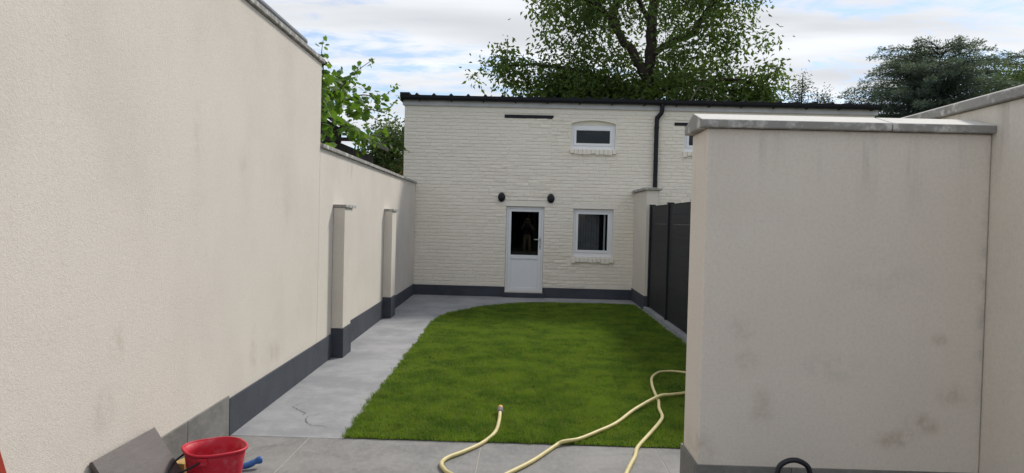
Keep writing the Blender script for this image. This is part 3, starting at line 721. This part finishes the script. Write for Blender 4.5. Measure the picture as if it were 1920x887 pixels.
walnut = grow('walnut_tree', 'big leafy tree with forked grey trunk rising behind the outbuilding roof', 'tree', (TX, TY, 0), limbs, np.vstack([cl1, cl2, ext, blob_points(70, (TX-2.7, TY-.5, 5.75), (1.8, 1.2, .9), .05, wk), blob_points(25, (TX+2.6, TY-.4, 5.6), (1.1, 1.0, .8), .05, wk)]), MAT['walnut'], MAT['bark'], 60, .175, .44, (.25,.25,.23), .75)
for pts in ([(TX-1.9,21.8,4.75),(TX-1.6,21.7,5.05),(TX-1.1,21.7,5.15),(TX-.9,21.7,4.9)], [(TX+1.0,21.8,4.7),(TX+.9,21.8,5.1),(TX+1.15,21.8,5.55),(TX+1.5,21.8,5.5),(TX+1.6,21.8,5.15)], [(TX-.1,21.6,4.7),(TX-.3,21.6,5.1)]):
    MB().tube(smooth_curve(pts, 5), [.024-.015*i/(5*(len(pts)-1)) for i in range(5*(len(pts)-1)+1)], 6).build('bare_branch', MAT['bark_pale'], walnut, smooth=True)
# blossom-pale young tree beyond the roof
px_, py_ = 11.0, 31.0
cl = np.vstack([blob_points(20, (px_-.5, py_, 6.6), (.7,.6,.5)), blob_points(15, (px_+.8, py_, 6.6), (.6,.5,.45)), blob_points(8, (px_+.15, py_, 7.4), (.2,.3,.5)), blob_points(30, (px_+.2, py_, 6.1), (1.3,.6,.4))])
grow('young_tree', 'small pale feathery tree peeping over the roof beside the cedar', 'tree', (px_, py_, 0), [([(px_,py_,-.1),(px_,py_,3),(px_+.1,py_,5.5),(px_+.15,py_,7.9)], .09, .015)], cl, MAT['pale_tree'], MAT['bark'], 55, .12, .3, (.16,.16,.17), .1, twig=.012)
# dark leafy tree beyond the low wall
dx, dy = -4.35, 22.0
cl = np.vstack([blob_points(60, (dx+.35, dy, 3.7), (1.0,.9,.75), .2), blob_points(40, (dx-.2, dy, 2.9), (1.2,.8,.6), .2)])
grow('garden_tree', 'dark leafy small tree beyond the boundary wall beside the outbuilding', 'tree', (dx, dy, 0), [([(dx,dy,-.1),(dx+.05,dy,1.5),(dx+.2,dy,3),(dx+.4,dy,4.2)], .08, .015)], cl, MAT['bush'], MAT['bark'], 60, .12, .55, (.20,.2,.17), .3, twig=.012)
# conifers: layered fronds
def conifer(name, label, base, height, spread, mat, tiers, per, z_lo, lean=0, frond=1.0, seedn=3):
    t = thing(name, label, 'tree', base); B = np.array(base, float); rr = np.random.default_rng(seedn)
    top = B+np.array([lean, 0, height]); wood = MB()
    MB().tube([tuple(B+(top-B)*f) for f in (0,.3,.6,.85,1.)], [.26,.2,.13,.06,.015], 8).build('trunk', MAT['bark'], t, smooth=True)
    cs, ds, ss = [], [], []
    for i in range(tiers):
        f = min(.98, max(0, (i+rr.uniform(-.4,.4))/tiers)); z = z_lo+(height-z_lo)*f; c = B+(top-B)*(z/height)
        Rr = spread*((1-f)**.42)+.2
        for j in range(max(5, int(per*(1-.6*f)))):
            a = rr.uniform(0, 2*np.pi); L_ = Rr*rr.uniform(.6,1.12); dirh = np.array([np.cos(a), np.sin(a), 0])
            rise = rr.uniform(.15,.85); n = max(7, int(L_*8)); u = np.linspace(0, 1, n+1)[:,None]
            pts = c+dirh*L_*u+np.array([0,0,1])*L_*(rise*u-.55*rise*u*u-.08*u**3)
            st_ = max(1, n//5); pl = [tuple(p) for p in pts[::st_]]
            wood.tube(pl, [.035*(1-.8*w/max(1,len(pl)-1)) for w in range(len(pl))], 4, False)
            side = np.array([-dirh[1], dirh[0], 0]); m = 17; q = np.repeat(np.arange(2, n+1), m); uu = (q/n)[:,None]; K = len(q)
            wl = frond*(.50*(1-uu)+.14)*min(1, L_/1.2); v = rr.uniform(0,1,(K,1)); sg = rr.choice([-1.,1.],(K,1))
            p = pts[q]+side*sg*wl*v+dirh*wl*.6*v+np.array([0,0,1])*(-.10*v*v*wl+rr.normal(0,.07,(K,1)))
            cs.append(p); ds.append(dirh*rr.uniform(.2,1.,(K,1))+side*sg*rr.uniform(.1,.9,(K,1))+np.array([0,0,1])*rr.normal(-.05,.4,(K,1))); ss.append(rr.uniform(.10,.21,K))
    wood.build('branches', MAT['bark'], t, fixn=False)['kind'] = 'stuff'
    V, Ff = leaves(np.concatenate(cs), np.concatenate(ds), np.concatenate(ss), .22)
    npmesh('needles', V, Ff, 3, mat, t)['kind'] = 'stuff'; return t
conifer('cedar_tree', 'broad dark blue-green conifer spreading behind the side wall', (19.1, 35, 0), 10.15, 4.9, MAT['cedar'], 30, 17, 3.6, -.3, 1.0, 3)
conifer('spruce_tree', 'dark conifer at the far right behind the side wall coping', (27.3, 42, 0), 11.6, 3.6, MAT['cedar'], 18, 15, 4.5, 0, .9, 8)
bx_, by_ = 24.9, 39.0
cl = blob_points(230, (bx_, by_, 8.0), (3.6,1.8,2.4), .3)
grow('broadleaf_tree', 'grey-green broadleaf tree between the two dark conifers at far right', 'tree', (bx_, by_, 0), [([(bx_,by_,-.1),(bx_,by_,4),(bx_,by_,7),(bx_,by_,9.3)], .16, .03)], cl, MAT['bush'], MAT['bark'], 60, .17, .5, (.3,.3,.26), .3)
# grape vine on the neighbour's side of the low wall
vn = thing('grape_vine', 'bright green grape vine spilling above the boundary wall on the left', 'vine', (-2.75, 10.5, 0))
def at(px, py, X):   # point on the plane x=X seen at a photo pixel, used once to lay out the shoots
    dv = fwd+cr*((px-960)/F_PX)-cu*((py-443.5)/F_PX); t_ = X/dv.x; return Vector((0,0,CAM_H))+dv*t_
shoots = [([(596,285),(600,200),(606,130),(603,100),(606,75)], -2.62), ([(606,190),(640,160),(660,140),(690,118),(700,112)], -2.66), ([(640,190),(680,178),(715,185),(730,172),(745,163)], -2.60),
  ([(650,215),(690,205),(720,210),(738,195),(748,180)], -2.58), ([(620,225),(660,245),(690,262),(720,268),(745,280),(768,283)], -2.50), ([(600,160),(625,140),(640,128)], -2.8), ([(640,235),(670,255),(680,275),(672,290)], -2.6), ([(600,210),(630,200),(660,195)], -2.9), ([(600,185),(620,170),(650,165)], -3.0), ([(700,262),(722,240),(742,225)], -2.7)]
stem = MB(); lc, ld, ls = [], [], []
for pts, X in shoots:
    c = smooth_curve([at(x, y, X-.03*i*0+rng.normal(0,.03)) for i, (x, y) in enumerate(pts)], 6)
    MB().tube(c, [.012-.009*i/(len(c)-1) for i in range(len(c))], 5, False).build('shoot', MAT['bark'], vn, fixn=False)
    for i, p in enumerate(c):
        u = i/(len(c)-1); n = 3 if u < .6 else 1
        for _ in range(n):
            lc.append(np.array(p)+rng.normal(0, .05*(1-u)+.02, 3)); ld.append(rng.normal(0,.6,3)+np.array([.5,-.35,-.35])); ls.append((.118*(1-.62*u)+.018)*rng.uniform(.7,1.15))
for _ in range(290):     # the dense mass behind the tall wall's end
    x = rng.uniform(596, 690); y = rng.uniform(135+abs(x-615)*.35, 262-abs(x-640)*.1)
    if (x > 655 and rng.random() < .6) or (y > 205 and x < 648 and rng.random() < .8): continue
    p = np.array(at(x, y, rng.uniform(-3.1,-2.6)))
    lc.append(p); ld.append(rng.normal(0,.6,3)+np.array([.5,-.35,-.4])); ls.append(rng.uniform(.065,.125))
stem.tube([at(602,330,-2.75), at(600,270,-2.75), at(606,200,-2.7)], .02, 6)
stem.build('stem', MAT['bark'], vn, fixn=False)
# lobed leaf mesh
pf = [(0,0),(.22,-.10),(.46,.04),(.40,.22),(.56,.42),(.36,.52),(.30,.72),(.14,.76),(0,1.0)]
lv = [(0,.35,0)]+[(x, y, -.20*abs(x)-.12*y*y) for x, y in pf]+[(-x, y, -.20*abs(x)-.12*y*y) for x, y in pf[-2:0:-1]]
lfm = bpy.data.meshes.new('vine_leaf'); n_ = len(lv)-1
lfm.from_pydata(lv, [], [(0, 1+i, 1+(i+1) % n_) for i in range(n_)]); lfm.materials.append(MAT['vine']); lfm.update()
idx = np.argsort(-np.array(ls)); LV, LF = [], []
for r_, i in enumerate(idx):
    d = Vector(ld[i]).normalized(); q = d.to_track_quat('Y', 'Z') @ Matrix.Rotation(rng.normal(0,.7), 3, 'Y').to_quaternion()
    if r_ < 300:
        o = bpy.data.objects.new('leaf', lfm); COL.objects.link(o); o.parent = vn
        o.location = Vector(lc[i])-vn.location; o.rotation_mode = 'QUATERNION'; o.rotation_quaternion = q; o.scale = (ls[i]*1.05, ls[i], ls[i])
    else:
        b = len(LV); LV += [np.array(Vector(lc[i])+q @ (Vector(v)*ls[i])) for v in lv]; LF += [(b, b+1+k, b+1+(k+1) % n_) for k in range(n_)]
o = npmesh('small_leaves', np.array(LV), np.array(LF), 3, MAT['vine'], vn); o['kind'] = 'stuff'

# ------------------------------------------------------------------ neighbours beyond the left wall
sh = thing('garden_shed', 'dark timber shed roof half hidden under the vine beyond the wall', 'shed', (-4.2, 10.8, 0))
dw = plain('weathered_dark_wood', (.055, .050, .048), .85, .2, .2, 6, .004, 40)
MB().box(-5.3, -2.85, 11.2, 13.6, -.05, 2.70).build('wall', dw, sh)
MB().prism([(-5.6,4.66),(-2.6,2.88),(-2.6,2.80),(-5.6,4.58)], 11.0, 13.8, 'y').build('roof', dw, sh)
MB().box(-5.5, -2.62, 10.97, 10.995, 2.70, 2.755).build('eaves_beam', dw, sh)
MB().prism([(-5.3,2.705),(-2.85,2.705),(-2.85,2.92),(-5.3,4.36)], 11.2, 11.3, 'y').build('gable_board', dw, sh)
hs = thing('neighbour_house', 'distant house with red clay tiled roof beyond the boundary wall', 'house', (-7, 31, 0))
MB().box(-11.4, -4.4, 30.5, 36, -.05, 2.6).build('wall', plain('red_brick_far', (.25,.12,.08), .9, .2), hs)
rt_ = plain('clay_roof_tile', (.30, .105, .062), .85, .2, .2, 3); m = MB()
for i in range(9):
    y0 = 30.1+i*.32; z0 = 2.55+i*.17
    MB().prism([(y0, z0+.05),(y0+.36, z0+.19),(y0+.36, z0+.15),(y0, z0-.01)], -11.7, -4.1, 'x').build('tile_course', rt_, hs)
MB().prism([(32.9,4.08),(36.3,2.5),(36.3,2.4),(32.9,3.9)], -11.7, -4.1, 'x').build('rear_roof', rt_, hs)

# ------------------------------------------------------------------ what the panes mirror: the low house behind and the photographer
hh = thing('rear_house', 'low pale house with dark glazed doors mirrored in the outbuilding panes', 'house', (1.5, -9.1, 0))
MB().box(-4.2, -2.0, -9.4, -9.0, -.05, 3.0).box(5.2, 6.6, -9.4, -9.0, -.05, 3.0).box(-2.0, 5.2, -9.4, -9.0, 2.4, 3.0).box(-4.2, -3.9, -14, -9.402, -.05, 3.0).box(6.3, 6.6, -14, -9.402, -.05, 3.0).box(-4.2, 6.6, -14.3, -14.002, -.05, 3.0).build('wall', MAT['render_right'], hh)
MB().box(-4.5, 6.9, -14.6, -8.7, 3.002, 3.25).build('roof', MAT['zinc'], hh)
MB().box(-3.8, 6.2, -11.0, -10.9, 0, 2.95).build('room_wall', MAT['dark_room'], hh)
for xa, xb in ((-2.0, .38), (.40, 2.78), (2.80, 5.2)):
    dd = frame(xa, xb, .0, 2.398, .06, -9.25, -9.18, 'door_frame', hh, MAT['anthracite'])
    MB().box(xa+.061, xb-.061, -9.22, -9.21, .061, 2.336).build('pane', MAT['glass'], dd)
J = {'pelvis':(0,-.46,.94,.150),'waist':(0,-.455,1.08,.135),'chest':(0,-.44,1.28,.155),'neck0':(0,-.43,1.43,.075),'neck':(0,-.41,1.50,.055),'jaw':(0,-.375,1.57,.070),'head':(0,-.385,1.645,.088),'crown':(0,-.39,1.70,.070)}
for s_, q in ((-1,'l'),(1,'r')):
    J.update({'sh'+q:(.19*s_,-.43,1.39,.062),'el'+q:(.27*s_,-.30,1.17,.045),'wr'+q:(.115*s_,-.10,1.50,.030),'ha'+q:(.088*s_,-.065,1.565,.034),
      'hip'+q:(.095*s_,-.46,.86,.098),'kn'+q:(.11*s_,-.44,.48,.062),'an'+q:(.12*s_,-.47,.09,.045),'to'+q:(.135*s_,-.30,.045,.038)})
E_ = [('pelvis','waist'),('waist','chest'),('chest','neck0'),('neck0','neck'),('neck','jaw'),('jaw','head'),('head','crown')]
for q in 'lr': E_ += [('chest','sh'+q),('sh'+q,'el'+q),('el'+q,'wr'+q),('wr'+q,'ha'+q),('pelvis','hip'+q),('hip'+q,'kn'+q),('kn'+q,'an'+q),('an'+q,'to'+q)]
K_ = list(J); me = bpy.data.meshes.new('body_cage'); me.from_pydata([J[k][:3] for k in K_], [(K_.index(a), K_.index(b)) for a, b in E_], [])
tmp = bpy.data.objects.new('body_cage', me); COL.objects.link(tmp)
tmp.modifiers.new('skin', 'SKIN'); sb = tmp.modifiers.new('sub', 'SUBSURF'); sb.levels = sb.render_levels = 2
for i, k in enumerate(K_): me.skin_vertices[0].data[i].radius = (J[k][3], J[k][3]*(.75 if k in ('waist','chest','pelvis') else 1)); me.skin_vertices[0].data[i].use_root = (k == 'pelvis')
bm2 = bpy.data.meshes.new_from_object(tmp.evaluated_get(bpy.context.evaluated_depsgraph_get()))
bpy.data.objects.remove(tmp)
pr = thing('person', 'person in dark shirt and khaki trousers holding up a phone, mirrored in the door pane', 'person', (0, -.46, 0))
for c_ in ((.50,.33,.25), (.035,.037,.045), (.33,.26,.17), (.03,.022,.018), (.05,.05,.05)): bm2.materials.append(plain('person_tone', c_, .7, .3))
bm2.transform(Matrix.Translation((0, .46, 0)))
for p in bm2.polygons:
    x, y, z = p.center.x, p.center.y-.46, p.center.z; arm = y > -.27
    p.material_index = 4 if z < .11 else 2 if z < .98 else (0 if (arm and (z > 1.2 or y > -.25)) else 1) if z < 1.47 or (arm and z < 1.6) else 3 if (z > 1.70 or (y < -.40 and z > 1.58)) else 0
    if arm and z > 1.3 and z < 1.62 and abs(x) > .04: p.material_index = 0
    p.use_smooth = True
bo = bpy.data.objects.new('body', bm2); COL.objects.link(bo); bo.parent = pr
for s_ in (-1, 1):
    for f in range(4): MB().tube([(.092*s_, -.058, 1.545+f*.019), (.088*s_, -.040, 1.548+f*.019), (.074*s_, -.033, 1.550+f*.019)], [.009,.008,.007], 6).build('finger', bm2.materials[0], pr, smooth=True)
    MB().tube([(.082*s_, -.072, 1.55), (.062*s_, -.056, 1.575), (.05*s_, -.052, 1.58)], [.011,.009,.008], 6).build('thumb', bm2.materials[0], pr, smooth=True)
    MB().lathe([(0,0),(.009,.0),(.007,.006),(0,.008)], (.030*s_, -.306, 1.645), 'y', 8).apply(lambda x,y,z: (x, 2*-.306-y, z)).build('eye', bm2.materials[3], pr)
MB().tube([(0,-.30,1.65),(0,-.285,1.615),(0,-.30,1.605)], [.009,.014,.008], 8).build('nose', bm2.materials[0], pr, smooth=True)
tag(MB().box(-.078, .078, -.051, -.043, 1.545, 1.622).build('phone', MAT['black'], None, bevel=.003), 'black phone held up in both hands by the mirrored person', 'phone')
